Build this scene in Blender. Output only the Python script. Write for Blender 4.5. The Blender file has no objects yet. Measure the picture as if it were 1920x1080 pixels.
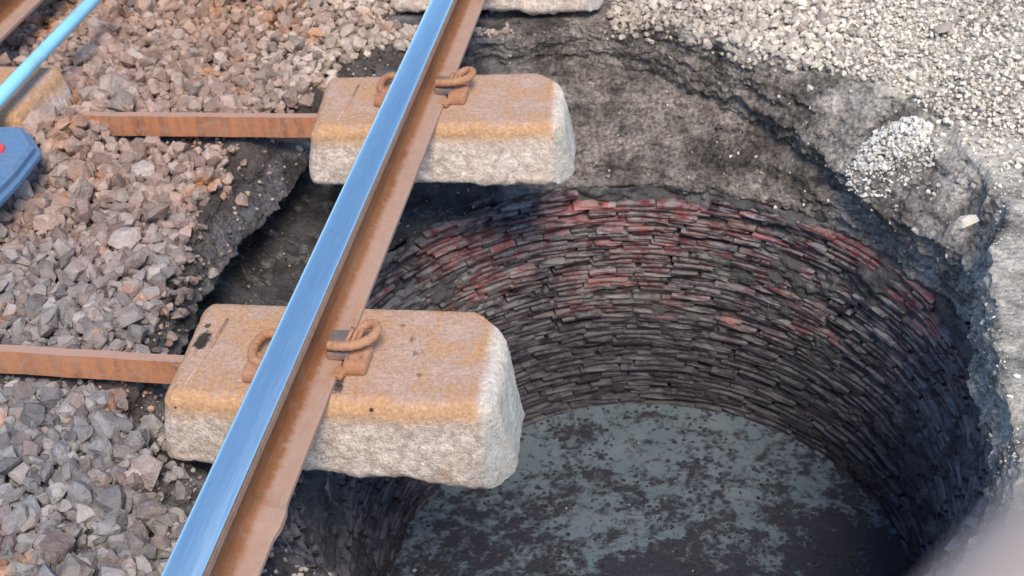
import bpy, math, random
import numpy as np
from mathutils import Vector, Matrix

random.seed(7)
rng = np.random.default_rng(7)
scene = bpy.context.scene
C = scene.collection

# ------------------------------------------------------------------ camera
cam_d = bpy.data.cameras.new("camera")
cam = bpy.data.objects.new("camera", cam_d)
C.objects.link(cam)
scene.camera = cam
cam_d.sensor_width = 36.0
cam_d.lens = 2422.9 / 1920 * 36.0
cam_d.clip_start = 0.02
cam_d.clip_end = 500
R3 = ((0.98714, -0.050563, 0.151653), (0.151255, 0.602478, -0.783672), (-0.051743, 0.796532, 0.602378))
CAM = Vector((0.83483, -1.87144, 1.77111))
cam.matrix_world = Matrix.Translation(CAM) @ Matrix(R3).to_4x4()
cam_d.dof.use_dof = True
cam_d.dof.focus_distance = 2.75
cam_d.dof.aperture_fstop = 6.5

# ------------------------------------------------------------------ world and sun
SUN_EL, SUN_AZ = math.radians(55), math.radians(159)     # azimuth: compass-like, from +Y clockwise
world = bpy.data.worlds.new("World")
scene.world = world
world.use_nodes = True
wn = world.node_tree.nodes
wl = world.node_tree.links
for n in list(wn):
    wn.remove(n)
sky = wn.new("ShaderNodeTexSky")
sky.sky_type = 'NISHITA'
sky.sun_disc = False
sky.sun_elevation = SUN_EL
sky.sun_rotation = SUN_AZ
sky.air_density = 1.0
sky.dust_density = 0.3
sky.ozone_density = 1.6
bg = wn.new("ShaderNodeBackground")
bg.inputs[1].default_value = 0.14
wo = wn.new("ShaderNodeOutputWorld")
wl.new(sky.outputs[0], bg.inputs[0])
wl.new(bg.outputs[0], wo.inputs[0])

sun_d = bpy.data.lights.new("sun", 'SUN')
sun = bpy.data.objects.new("sun", sun_d)
C.objects.link(sun)
sun_d.energy = 2.3
sun_d.angle = math.radians(22)
sun_d.color = (1.0, 0.85, 0.68)
sd = Vector((math.sin(SUN_AZ) * math.cos(SUN_EL), math.cos(SUN_AZ) * math.cos(SUN_EL), math.sin(SUN_EL)))
sun.rotation_euler = sd.to_track_quat('Z', 'Y').to_euler()

scene.view_settings.view_transform = 'Standard'
scene.view_settings.look = 'None'
scene.view_settings.exposure = 0.74
scene.view_settings.gamma = 1.0
scene.view_settings.use_curve_mapping = False

# ------------------------------------------------------------------ node helpers
class NB:
    def __init__(s, name):
        s.m = bpy.data.materials.new(name)
        s.m.use_nodes = True
        s.t = s.m.node_tree
        for n in list(s.t.nodes):
            s.t.nodes.remove(n)
        s.out = s.t.nodes.new("ShaderNodeOutputMaterial")
        s.b = s.t.nodes.new("ShaderNodeBsdfPrincipled")
        s.t.links.new(s.b.outputs[0], s.out.inputs[0])
        s._p = None
    def link(s, a, b):
        if isinstance(a, (int, float)):
            b.default_value = a
        elif isinstance(a, (tuple, list)):
            b.default_value = tuple(a) + ((1.0,) if len(a) == 3 and len(b.default_value) == 4 else ())
        else:
            s.t.links.new(a, b)
    def pos(s):
        if s._p is None:
            s._p = s.t.nodes.new("ShaderNodeNewGeometry")
        return s._p.outputs['Position']
    def island(s):
        s.pos()
        return s._p.outputs['Random Per Island']
    def rnd(s):
        """one random number per loose piece and per object"""
        o = s.t.nodes.new("ShaderNodeObjectInfo")
        return s.math('FRACT', s.math('ADD', s.island(), o.outputs['Random']))
    def obj(s):
        return s.t.nodes.new("ShaderNodeTexCoord").outputs['Object']
    def noise(s, scale, detail=4, rough=0.55, vec=None, dist=0.0):
        n = s.t.nodes.new("ShaderNodeTexNoise")
        n.inputs['Scale'].default_value = scale
        n.inputs['Detail'].default_value = detail
        n.inputs['Roughness'].default_value = rough
        n.inputs['Distortion'].default_value = dist
        s.link(vec if vec is not None else s.pos(), n.inputs['Vector'])
        return n.outputs[0]
    def vor(s, scale, vec=None, feature='F1'):
        n = s.t.nodes.new("ShaderNodeTexVoronoi")
        n.feature = feature
        n.inputs['Scale'].default_value = scale
        s.link(vec if vec is not None else s.pos(), n.inputs['Vector'])
        return n.outputs['Distance']
    def math(s, op, a, b=0.0, c=None):
        n = s.t.nodes.new("ShaderNodeMath")
        n.operation = op
        s.link(a, n.inputs[0]); s.link(b, n.inputs[1])
        if c is not None:
            s.link(c, n.inputs[2])
        return n.outputs[0]
    def ss(s, v, lo, hi, a=0.0, b=1.0):
        n = s.t.nodes.new("ShaderNodeMapRange")
        n.interpolation_type = 'SMOOTHSTEP'
        s.link(v, n.inputs[0])
        for i, x in enumerate((lo, hi, a, b)):
            n.inputs[i + 1].default_value = x
        return n.outputs[0]
    def sep(s, v, i):
        n = s.t.nodes.new("ShaderNodeSeparateXYZ")
        s.link(v, n.inputs[0])
        return n.outputs[i]
    def mix(s, f, a, b, mode='MIX'):
        n = s.t.nodes.new("ShaderNodeMix")
        n.data_type = 'RGBA'
        n.blend_type = mode
        s.link(f, n.inputs[0]); s.link(a, n.inputs[6]); s.link(b, n.inputs[7])
        return n.outputs[2]
    def scale(s, v, f):
        """colour times a number"""
        n = s.t.nodes.new("ShaderNodeVectorMath")
        n.operation = 'SCALE'
        s.link(v, n.inputs[0]); s.link(f, n.inputs[3])
        return n.outputs[0]
    def mapping(s, v, sc=(1, 1, 1), rot=(0, 0, 0)):
        n = s.t.nodes.new("ShaderNodeMapping")
        s.link(v, n.inputs[0])
        n.inputs['Scale'].default_value = sc
        n.inputs['Rotation'].default_value = rot
        return n.outputs[0]
    def dist(s, v, p):
        n = s.t.nodes.new("ShaderNodeVectorMath")
        n.operation = 'DISTANCE'
        s.link(v, n.inputs[0])
        n.inputs[1].default_value = p
        return n.outputs['Value']
    def ramp(s, v, stops):
        n = s.t.nodes.new("ShaderNodeValToRGB")
        s.link(v, n.inputs[0])
        e = n.color_ramp.elements
        while len(e) < len(stops):
            e.new(0.5)
        for k, (p, c) in enumerate(stops):
            e[k].position = p
            e[k].color = tuple(c) + (1,)
        return n.outputs[0]
    def bump(s, h, strength=0.5, d=0.01):
        n = s.t.nodes.new("ShaderNodeBump")
        n.inputs['Strength'].default_value = strength
        n.inputs['Distance'].default_value = d
        s.link(h, n.inputs['Height'])
        s.t.links.new(n.outputs[0], s.b.inputs['Normal'])
    def done(s, col, rough=0.9, spec=0.25, metal=0.0):
        s.link(col, s.b.inputs['Base Color'])
        s.link(rough, s.b.inputs['Roughness'])
        s.link(spec, s.b.inputs['Specular IOR Level'])
        s.link(metal, s.b.inputs['Metallic'])
        return s.m

# ------------------------------------------------------------------ numpy noise
_perm = np.random.default_rng(3).random((64, 64, 64)).astype(np.float32)
def vnoise(p):
    i = np.floor(p).astype(int)
    f = p - i
    f = f * f * (3 - 2 * f)
    i0 = i & 63
    i1 = (i + 1) & 63
    def g(a, b, c):
        return _perm[a, b, c]
    x0, y0, z0 = i0[..., 0], i0[..., 1], i0[..., 2]
    x1, y1, z1 = i1[..., 0], i1[..., 1], i1[..., 2]
    fx, fy, fz = f[..., 0], f[..., 1], f[..., 2]
    a = g(x0, y0, z0) * (1 - fx) + g(x1, y0, z0) * fx
    b = g(x0, y1, z0) * (1 - fx) + g(x1, y1, z0) * fx
    c = g(x0, y0, z1) * (1 - fx) + g(x1, y0, z1) * fx
    d = g(x0, y1, z1) * (1 - fx) + g(x1, y1, z1) * fx
    e = a * (1 - fy) + b * fy
    h = c * (1 - fy) + d * fy
    return (e * (1 - fz) + h * fz) * 2 - 1
def fbm(p, scale, octv=4, gain=0.5):
    p = np.asarray(p, dtype=np.float64) * scale
    s = 0; a = 1; t = 0
    for k in range(octv):
        s = s + a * vnoise(p + 17.3 * k); t += a
        a *= gain; p = p * 2.03
    return s / t

# ------------------------------------------------------------------ mesh helpers
def mesh_obj(name, verts, faces, mats, parent=None, smooth=False, fmat=None):
    me = bpy.data.meshes.new(name)
    me.from_pydata([tuple(v) for v in verts], [], [tuple(f) for f in faces])
    for m in (mats if isinstance(mats, (list, tuple)) else [mats]):
        me.materials.append(m)
    if fmat is not None:
        me.polygons.foreach_set('material_index', fmat)
    if smooth:
        me.polygons.foreach_set('use_smooth', [True] * len(me.polygons))
    me.update()
    o = bpy.data.objects.new(name, me)
    C.objects.link(o)
    o.parent = parent
    return o
def raw_mesh(name, co, loops, starts, totals, mat, smooth=False):
    me = bpy.data.meshes.new(name)
    me.vertices.add(len(co)); me.vertices.foreach_set('co', np.ascontiguousarray(co, dtype=np.float32).ravel())
    me.loops.add(len(loops)); me.loops.foreach_set('vertex_index', np.ascontiguousarray(loops, dtype=np.int32))
    me.polygons.add(len(starts))
    me.polygons.foreach_set('loop_start', np.ascontiguousarray(starts, dtype=np.int32))
    me.polygons.foreach_set('loop_total', np.ascontiguousarray(totals, dtype=np.int32))
    me.materials.append(mat)
    me.update(calc_edges=True)
    me.polygons.foreach_set('use_smooth', np.full(len(starts), smooth))
    me.validate()
    return me
def scatter(name, protos, idx, mats4, mat):
    """one mesh out of many placed copies of a few small triangle meshes; mats4: (n,3,4)"""
    V = []; F = []; off = 0
    for k, (pv, pf) in enumerate(protos):
        sel = np.nonzero(idx == k)[0]
        if not len(sel):
            continue
        A = mats4[sel]
        v = np.einsum('nij,vj->nvi', A[:, :, :3], pv) + A[:, None, :, 3]
        f = pf[None] + (np.arange(len(sel)) * len(pv))[:, None, None] + off
        V.append(v.reshape(-1, 3)); F.append(f.reshape(-1, 3)); off += len(sel) * len(pv)
    V = np.concatenate(V); F = np.concatenate(F)
    return raw_mesh(name, V, F.ravel(), np.arange(len(F)) * 3, np.full(len(F), 3), mat)
def link(name, me, parent=None):
    o = bpy.data.objects.new(name, me)
    C.objects.link(o)
    o.parent = parent
    return o
def thing(name, label, cat, loc=(0, 0, 0), group=None):
    o = bpy.data.objects.new(name, None)
    o.empty_display_size = 0.1
    C.objects.link(o)
    o.location = loc
    o['label'] = label; o['category'] = cat
    if group:
        o['group'] = group
    return o
def tube_mesh(path, rad, seg=10, flat=1.0):
    """verts, faces of a capped tube along points; rad number or list"""
    P = [Vector(p) for p in path]
    n = len(P)
    V = []; F = []
    up = Vector((0, 0, 1))
    prev = None
    for i in range(n):
        t = (P[min(i + 1, n - 1)] - P[max(i - 1, 0)]).normalized()
        if prev is None:
            a = t.cross(up)
            if a.length < 0.1:
                a = t.cross(Vector((1, 0, 0)))
            a.normalize()
        else:
            a = (prev - t * prev.dot(t)).normalized()
        prev = a
        b = t.cross(a)
        r = rad[i] if isinstance(rad, (list, tuple)) else rad
        for k in range(seg):
            w = 2 * math.pi * k / seg
            V.append(P[i] + a * math.cos(w) * r + b * math.sin(w) * r * flat)
    for i in range(n - 1):
        for k in range(seg):
            k2 = (k + 1) % seg
            F.append((i * seg + k, i * seg + k2, (i + 1) * seg + k2, (i + 1) * seg + k))
    F.append(tuple(reversed(range(seg))))
    F.append(tuple((n - 1) * seg + k for k in range(seg)))
    return V, F
def smooth_path(pts, n=6):
    P = [Vector(p) for p in pts]
    out = []
    for i in range(len(P) - 1):
        p0 = P[max(i - 1, 0)]; p1 = P[i]; p2 = P[i + 1]; p3 = P[min(i + 2, len(P) - 1)]
        for k in range(n):
            t = k / n
            out.append(0.5 * ((2 * p1) + (p2 - p0) * t + (2 * p0 - 5 * p1 + 4 * p2 - p3) * t * t + (3 * p1 - p0 - 3 * p2 + p3) * t ** 3))
    out.append(P[-1])
    return out
def rock_protos(n, npts, seed, flat=(0.45, 0.9)):
    import bmesh
    r = random.Random(seed)
    out = []
    for k in range(n):
        bm = bmesh.new()
        fl = r.uniform(*flat); el = r.uniform(0.5, 1.0)
        for _ in range(npts):
            d = Vector((r.gauss(0, 1), r.gauss(0, 1), r.gauss(0, 1))).normalized()
            # push towards a box so that the stone gets broad facets
            m = max(abs(d.x), abs(d.y), abs(d.z))
            d = d * (0.62 + 0.38 / m * r.uniform(0.6, 1.0))
            bm.verts.new((d.x * 0.5, d.y * 0.5 * el, d.z * 0.5 * fl))
        res = bmesh.ops.convex_hull(bm, input=bm.verts)
        junk = [e for e in res['geom_interior'] if isinstance(e, bmesh.types.BMVert)] + [v for v in bm.verts if not v.link_faces]
        bmesh.ops.delete(bm, geom=list(set(junk)), context='VERTS')
        bmesh.ops.triangulate(bm, faces=bm.faces)
        bm.verts.index_update()
        v = np.array([x.co[:] for x in bm.verts]); f = np.array([[q.index for q in p.verts] for p in bm.faces])
        out.append((v, f)); bm.free()
    return out
def rot_mats(n, tilt=0.6):
    """random rotations: free about z, limited tilt"""
    a = rng.uniform(0, 2 * np.pi, n); b = rng.normal(0, tilt, n); c = rng.normal(0, tilt, n)
    def Rz(t):
        M = np.zeros((n, 3, 3)); M[:, 0, 0] = np.cos(t); M[:, 0, 1] = -np.sin(t); M[:, 1, 0] = np.sin(t); M[:, 1, 1] = np.cos(t); M[:, 2, 2] = 1; return M
    def Rx(t):
        M = np.zeros((n, 3, 3)); M[:, 0, 0] = 1; M[:, 1, 1] = np.cos(t); M[:, 1, 2] = -np.sin(t); M[:, 2, 1] = np.sin(t); M[:, 2, 2] = np.cos(t); return M
    def Ry(t):
        M = np.zeros((n, 3, 3)); M[:, 1, 1] = 1; M[:, 0, 0] = np.cos(t); M[:, 0, 2] = np.sin(t); M[:, 2, 0] = -np.sin(t); M[:, 2, 2] = np.cos(t); return M
    return Rx(b) @ Ry(c) @ Rz(a)

# ------------------------------------------------------------------ materials
# places on the ground: the shaft centre, used for soil tints
CX, CY = 0.63, 0.74

def stone_colour(s):
    """colour of the ballast by where it lies: brown by the far left, blue-grey near left, pale by the right"""
    P = s.pos()
    x = s.sep(P, 0); y = s.sep(P, 1)
    n1 = s.noise(2.3, 3)
    n2 = s.noise(5.5, 3)
    yy = s.math('ADD', y, s.math('MULTIPLY', s.math('SUBTRACT', n1, 0.5), 1.1))
    xx = s.math('ADD', x, s.math('MULTIPLY', s.math('SUBTRACT', n1, 0.5), 0.6))
    left = s.mix(s.ss(yy, 0.15, 0.95), (0.185, 0.178, 0.18), (0.28, 0.20, 0.165))
    left = s.mix(s.ss(yy, 1.5, 2.2), left, (0.30, 0.195, 0.135))
    pale = s.mix(s.ss(xx, 0.3, 1.5), (0.40, 0.34, 0.285), (0.58, 0.53, 0.44))
    region = s.mix(s.ss(s.math('ADD', xx, s.math('MULTIPLY', yy, 0.22)), -0.45, 0.35), left, pale)
    rust = s.math('MULTIPLY', s.ss(n2, 0.56, 0.68), s.ss(x, 0.3, -0.3))
    region = s.mix(s.math('MULTIPLY', rust, 0.75), region, (0.36, 0.17, 0.08))
    r = s.rnd()
    r2 = s.math('FRACT', s.math('MULTIPLY', r, 7.31))
    r3 = s.math('FRACT', s.math('MULTIPLY', r, 23.7))
    c = s.mix(s.math('MULTIPLY', s.ss(r2, 0.55, 1.0), 0.55), region, (0.33, 0.30, 0.27))
    c = s.mix(s.math('MULTIPLY', s.ss(r3, 0.7, 1.0), 0.45), c, (0.20, 0.13, 0.11))
    return s.scale(c, s.math('MULTIPLY_ADD', r, 0.80, 0.85)), r

def mat_stone(name='ballast_stone'):
    s = NB(name)
    c, r = stone_colour(s)
    n = s.noise(120, 4, 0.6)
    n2 = s.noise(38, 4, 0.6)
    c = s.scale(c, s.math('MULTIPLY_ADD', n2, 1.1, 0.50))
    s.bump(s.math('ADD', n, s.math('MULTIPLY', n2, 2.5)), 0.8, 0.006)
    return s.done(c, 0.92, 0.2)
M_STONE = mat_stone()

def mat_white_stone():
    s = NB('pale_gravel')
    r = s.rnd()
    c = s.mix(r, (0.62, 0.60, 0.54), (0.84, 0.82, 0.76))
    c = s.mix(s.ss(s.math('FRACT', s.math('MULTIPLY', r, 9.7)), 0.75, 1.0), c, (0.38, 0.33, 0.28))
    s.bump(s.noise(140, 3), 0.5, 0.003)
    return s.done(c, 0.9, 0.2)
M_WSTONE = mat_white_stone()

def mat_soil():
    s = NB('soil')
    P = s.pos()
    x = s.sep(P, 0); y = s.sep(P, 1); z = s.sep(P, 2)
    big = s.noise(3.2, 5, 0.6)
    mid = s.noise(14, 5, 0.65)
    fine = s.noise(75, 5, 0.7)
    grit = s.noise(260, 3, 0.7)
    strata = s.noise(9, 4, 0.6, s.mapping(P, (1, 1, 7)))
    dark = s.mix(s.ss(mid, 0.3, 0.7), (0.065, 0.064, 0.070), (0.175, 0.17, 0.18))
    brown = s.mix(s.ss(fine, 0.35, 0.65), (0.105, 0.088, 0.075), (0.33, 0.29, 0.255))
    grey = s.mix(s.ss(fine, 0.3, 0.7), (0.20, 0.185, 0.17), (0.54, 0.50, 0.45))
    pale = s.mix(s.ss(fine, 0.3, 0.7), (0.33, 0.305, 0.26), (0.55, 0.51, 0.43))
    # brown clay on the far wall, grey shelf on the right, dark on the left and below
    xb = s.math('ADD', x, s.math('MULTIPLY', s.math('SUBTRACT', big, 0.5), 0.7))
    c = s.mix(s.ss(xb, -0.05, 0.35), dark, brown)
    c = s.mix(s.ss(xb, 0.95, 1.35), c, grey)
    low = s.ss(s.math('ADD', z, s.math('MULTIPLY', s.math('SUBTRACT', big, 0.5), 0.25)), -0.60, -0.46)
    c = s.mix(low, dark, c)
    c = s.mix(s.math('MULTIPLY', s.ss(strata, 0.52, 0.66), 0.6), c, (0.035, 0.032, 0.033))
    cavity_shade = s.math('MULTIPLY', s.ss(z, -0.235, -0.29), s.ss(xb, 0.2, -0.08))  # shade under the left overhang, painted in as darker soil
    c = s.mix(s.math('MULTIPLY', cavity_shade, 0.85), c, s.mix(fine, (0.025, 0.025, 0.028), (0.085, 0.08, 0.08)))
    # surface dust outside the hole on the right
    surf = s.math('MULTIPLY', s.ss(z, -0.19, -0.145), s.ss(s.math('ADD', xb, s.math('MULTIPLY', y, 0.15)), 0.55, 1.35))
    c = s.mix(surf, c, pale)
    # under the stones on the left
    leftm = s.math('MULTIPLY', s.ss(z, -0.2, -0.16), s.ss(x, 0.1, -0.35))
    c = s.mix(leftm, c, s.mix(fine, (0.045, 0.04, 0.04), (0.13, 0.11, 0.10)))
    far = s.ss(s.dist(P, (0, 0, 0)), 3.0, 6.0)
    c = s.mix(far, c, s.mix(s.vor(30), (0.12, 0.11, 0.10), (0.34, 0.31, 0.28)))
    pat = s.noise(6.5, 6, 0.7, s.mapping(P, (1, 1, 0.6)))
    c = s.scale(c, s.math('MULTIPLY_ADD', s.ss(pat, 0.32, 0.68), 1.25, 0.38))
    vs = s.noise(22, 5, 0.7, s.mapping(P, (1, 1, 0.18)))
    c = s.mix(s.math('MULTIPLY', s.math('MULTIPLY', s.ss(vs, 0.52, 0.66), s.ss(z, -0.18, -0.26)), 0.5), c, (0.32, 0.29, 0.26))
    c = s.mix(s.math('MULTIPLY', s.ss(s.vor(48), 0.20, 0.10), 0.5), c, (0.03, 0.027, 0.027))
    c = s.scale(c, s.math('MULTIPLY_ADD', grit, 1.2, 0.40))
    # small light specks of grit
    sp = s.vor(95)
    c = s.mix(s.math('MULTIPLY', s.ss(sp, 0.22, 0.10), s.ss(s.noise(20, 2), 0.5, 0.62)), c, (0.26, 0.25, 0.24))
    h = s.math('ADD', s.math('MULTIPLY', fine, 0.9), s.math('ADD', s.math('MULTIPLY', grit, 0.8), s.math('ADD', s.math('MULTIPLY', mid, 2.0), s.math('MULTIPLY', s.vor(70), 0.9))))
    s.bump(h, 0.75, 0.012)
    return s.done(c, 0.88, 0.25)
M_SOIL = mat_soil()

def rust_nodes(s, vec, light=1.0):
    n1 = s.noise(6, 5, 0.6, vec)
    n2 = s.noise(60, 5, 0.65, vec)
    n3 = s.noise(400, 3, 0.6, vec)
    c = s.ramp(n1, [(0.3, (0.20 * light, 0.085 * light, 0.045 * light)), (0.5, (0.36 * light, 0.17 * light, 0.095 * light)), (0.7, (0.43 * light, 0.25 * light, 0.17 * light))])
    c = s.mix(s.ss(n2, 0.45, 0.75), c, (0.40 * light, 0.29 * light, 0.24 * light))
    c = s.mix(s.math('MULTIPLY', s.ss(n2, 0.42, 0.28), 0.6), c, (0.13, 0.055, 0.03))
    return c, s.math('ADD', n2, s.math('MULTIPLY', n3, 0.6))

def mat_rail():
    s = NB('rail_rust')
    P = s.obj()
    c, h = rust_nodes(s, s.mapping(P, (1, 0.35, 1)), 1.15)
    z = s.sep(P, 2)
    x = s.sep(P, 0)
    web = s.ss(s.math('ABSOLUTE', x), 0.034, 0.018)
    drip = s.noise(45, 4, 0.7, s.mapping(P, (0.6, 1.2, 0.3)))
    edge = s.math('MULTIPLY', s.ss(s.math('ADD', s.math('ABSOLUTE', x), s.math('MULTIPLY', drip, -0.045)), 0.022, 0.0), 0.75)
    c = s.mix(edge, c, (0.24, 0.095, 0.035))
    c = s.mix(s.math('MULTIPLY', s.ss(z, 0.100, 0.108), 0.7), c, (0.30, 0.18, 0.13))
    # pinkish dust on the foot
    foot = s.math('MULTIPLY', s.ss(s.math('ADD', s.math('ABSOLUTE', x), s.math('MULTIPLY', s.math('SUBTRACT', drip, 0.5), 0.05)), 0.022, 0.042), s.ss(s.noise(14, 5, 0.65, s.mapping(P, (1, .4, 1))), 0.22, 0.5))
    c = s.mix(s.math('MULTIPLY', foot, 0.85), c, s.mix(s.noise(50, 4, 0.6, P), (0.36, 0.245, 0.195), (0.46, 0.33, 0.265)))
    s.bump(h, 0.7, 0.0025)
    return s.done(c, 0.95, 0.12)
M_RAIL = mat_rail()

def mat_rail_top():
    s = NB('rail_polished_top')
    P = s.obj()
    st = s.noise(30, 4, 0.6, s.mapping(P, (14, 0.4, 1)))
    sp = s.noise(90, 4, 0.7, s.mapping(P, (1, 0.6, 1)))
    c = s.mix(s.ss(st, 0.3, 0.7), (0.62, 0.87, 1.0), (0.75, 0.96, 1.0))  # blue of the mirrored sky tinted into the steel colour
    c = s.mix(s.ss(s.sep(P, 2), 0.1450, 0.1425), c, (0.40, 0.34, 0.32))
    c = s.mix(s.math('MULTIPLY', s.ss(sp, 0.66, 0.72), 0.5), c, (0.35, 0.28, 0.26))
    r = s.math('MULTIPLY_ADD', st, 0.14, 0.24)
    s.bump(st, 0.12, 0.001)
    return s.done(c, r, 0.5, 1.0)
M_TOP = mat_rail_top()

def mat_bar():
    s = NB('tie_bar_rust')
    P = s.obj()
    c, h = rust_nodes(s, s.mapping(P, (1, 1, 1)), 1.0)
    st = s.noise(40, 4, 0.6, s.mapping(P, (1.0, 1, 0.12)))
    c = s.mix(s.math('MULTIPLY', s.ss(st, 0.3, 0.65), 0.85), c, (0.56, 0.235, 0.11))
    gN = s.t.nodes.new('ShaderNodeNewGeometry')
    c = s.mix(s.math('MULTIPLY', s.ss(s.sep(gN.outputs['True Normal'], 2), 0.5, 0.8), 0.7), c, (0.40, 0.28, 0.235))
    s.bump(h, 0.4, 0.002)
    return s.done(c, 0.85, 0.25)
M_BAR = mat_bar()

def mat_clip():
    s = NB('clip_rust')
    c, h = rust_nodes(s, s.pos(), 1.0)
    c = s.mix(0.45, c, (0.50, 0.27, 0.15))
    c = s.mix(s.math('MULTIPLY', s.ss(s.noise(110, 4, 0.7), 0.52, 0.66), 0.5), c, (0.17, 0.08, 0.045))
    s.bump(h, 0.4, 0.0015)
    return s.done(c, 0.8, 0.3)
M_CLIP = mat_clip()

def mat_pad():
    s = NB('grey_insulator')
    n = s.noise(60, 4)
    c = s.mix(n, (0.09, 0.09, 0.10), (0.24, 0.22, 0.22))
    c = s.mix(s.ss(s.noise(25, 3), 0.5, 0.65), c, (0.30, 0.18, 0.13))
    s.bump(n, 0.4, 0.002)
    return s.done(c, 0.7, 0.3)
M_PAD = mat_pad()

def mat_concrete(name, dirt, pale=1.0):
    """weathered concrete: rust-stained top and shoulders, pale rough buried sides. Object space: top z=0."""
    s = NB(name)
    P = s.obj()
    x = s.sep(P, 0); y = s.sep(P, 1); z = s.sep(P, 2)
    n1 = s.noise(7, 5, 0.6, P)
    n2 = s.noise(45, 5, 0.65, P)
    n3 = s.noise(220, 4, 0.7, P)
    fib = s.noise(60, 4, 0.6, s.mapping(P, (0.5, 2.2, 1), (0, 0, 0.2)))
    top = s.mix(s.ss(n1, 0.3, 0.7), (0.38, 0.245, 0.18), (0.50, 0.355, 0.275))
    top = s.mix(s.math('MULTIPLY', s.ss(fib, 0.45, 0.7), 0.4), top, (0.36, 0.235, 0.20))
    # orange rust wash round the shoulders
    zz = s.math('ADD', z, s.math('MULTIPLY', s.math('SUBTRACT', n1, 0.5), 0.075))
    zz = s.math('ADD', zz, s.math('MULTIPLY', s.math('SUBTRACT', n2, 0.5), 0.055))
    should = s.math('MULTIPLY', s.ss(zz, 0.004, -0.010), s.ss(n2, 0.15, 0.5))
    c = s.mix(s.math('MULTIPLY', should, 0.75), top, s.mix(n2, (0.46, 0.235, 0.10), (0.60, 0.38, 0.20)))
    side = s.mix(s.ss(n2, 0.3, 0.7), (0.49 * pale, 0.375 * pale, 0.305 * pale), (0.72 * pale, 0.61 * pale, 0.525 * pale))
    side = s.mix(s.math('MULTIPLY', s.ss(n3, 0.5, 0.65), 0.5), side, (0.80, 0.72, 0.62))
    side = s.mix(s.math('MULTIPLY', s.ss(n1, 0.50, 0.68), 0.55), side, (0.55, 0.36, 0.22))
    agg = s.vor(110, P)
    side = s.mix(s.math('MULTIPLY', s.ss(agg, 0.30, 0.15), 0.5), side, (0.86, 0.82, 0.74))
    side = s.mix(s.math('MULTIPLY', s.ss(s.noise(34, 5, 0.7, P), 0.56, 0.66), 0.5), side, (0.85, 0.76, 0.66))
    side = s.mix(s.math('MULTIPLY', s.ss(s.vor(75, s.mapping(P, (1, 1.3, 1))), 0.17, 0.08), 0.6), side, (0.24, 0.19, 0.15))
    top = s.mix(s.math('MULTIPLY', s.ss(s.noise(28, 5, 0.7, P), 0.52, 0.68), 0.5), top, (0.56, 0.33, 0.17))
    top = s.mix(s.math('MULTIPLY', s.ss(s.noise(120, 3, 0.7, P), 0.60, 0.72), 0.35), top, (0.20, 0.13, 0.10))
    endx = s.ss(x, 0.655, 0.69)
    side = s.mix(s.math('MULTIPLY', endx, 0.8), side, s.mix(n2, (0.44, 0.42, 0.37), (0.66, 0.64, 0.58)))
    c = s.mix(s.ss(zz, -0.022, -0.072), c, side)
    c = s.mix(s.math('MULTIPLY', endx, 0.9), c, side)
    # pits with tar in them
    pit = s.vor(17, s.mapping(P, (1, 1, 1)))
    sel = s.math('MULTIPLY', s.ss(s.math('ADD', pit, s.math('MULTIPLY', n2, 0.25)), 0.20, 0.16), s.ss(s.noise(4, 2, 0.5, P), 0.52, 0.56))
    c = s.mix(s.math('MULTIPLY', sel, dirt), c, (0.07, 0.045, 0.035))
    for px, py, r, k in ((0.035, 0.185, 0.022, 1.0), (0.372, 0.045, 0.014, .8), (0.372, 0.062, 0.012, .8), (.535, .10, .004, .5), (.515, .165, .005, .5), (.528, .178, .004, .5), (.50, .21, .003, .5), (.47, .26, .003, .5), (.53, .23, .002, .5), (.03, .235, .008, .9)):
        d = s.math('ADD', s.dist(s.mapping(P, (1, 0.62, 0)), (px, py * 0.62, 0)), s.math('MULTIPLY', s.math('SUBTRACT', n2, 0.5), 0.035))
        c = s.mix(s.math('MULTIPLY', s.ss(d, r, r * 0.6), k * dirt), c, (0.045, 0.035, 0.03))
    c = s.scale(c, s.math('MULTIPLY', s.math('MULTIPLY_ADD', n3, 0.8, 0.62), s.math('MULTIPLY_ADD', n2, 0.5, 0.76)))
    rough_side = s.ss(zz, -0.02, -0.06)
    n5 = s.noise(105, 5, 0.75, P)
    c = s.scale(c, s.math('MULTIPLY_ADD', s.ss(n5, 0.3, 0.7), 0.42, 0.80))
    h = s.math('ADD', s.math('MULTIPLY', n3, 0.5), s.math('MULTIPLY', s.math('ADD', s.math('MULTIPLY', n5, 1.6), s.math('MULTIPLY', n2, 0.4)), s.math('MULTIPLY_ADD', rough_side, 0.9, 0.25)))
    s.bump(h, 0.6, 0.006)
    return s.done(c, 0.92, 0.2)
M_CONC = mat_concrete('sleeper_concrete', 1.0)
M_CONC2 = mat_concrete('sleeper_concrete_clean', 0.0, 1.22)

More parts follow.
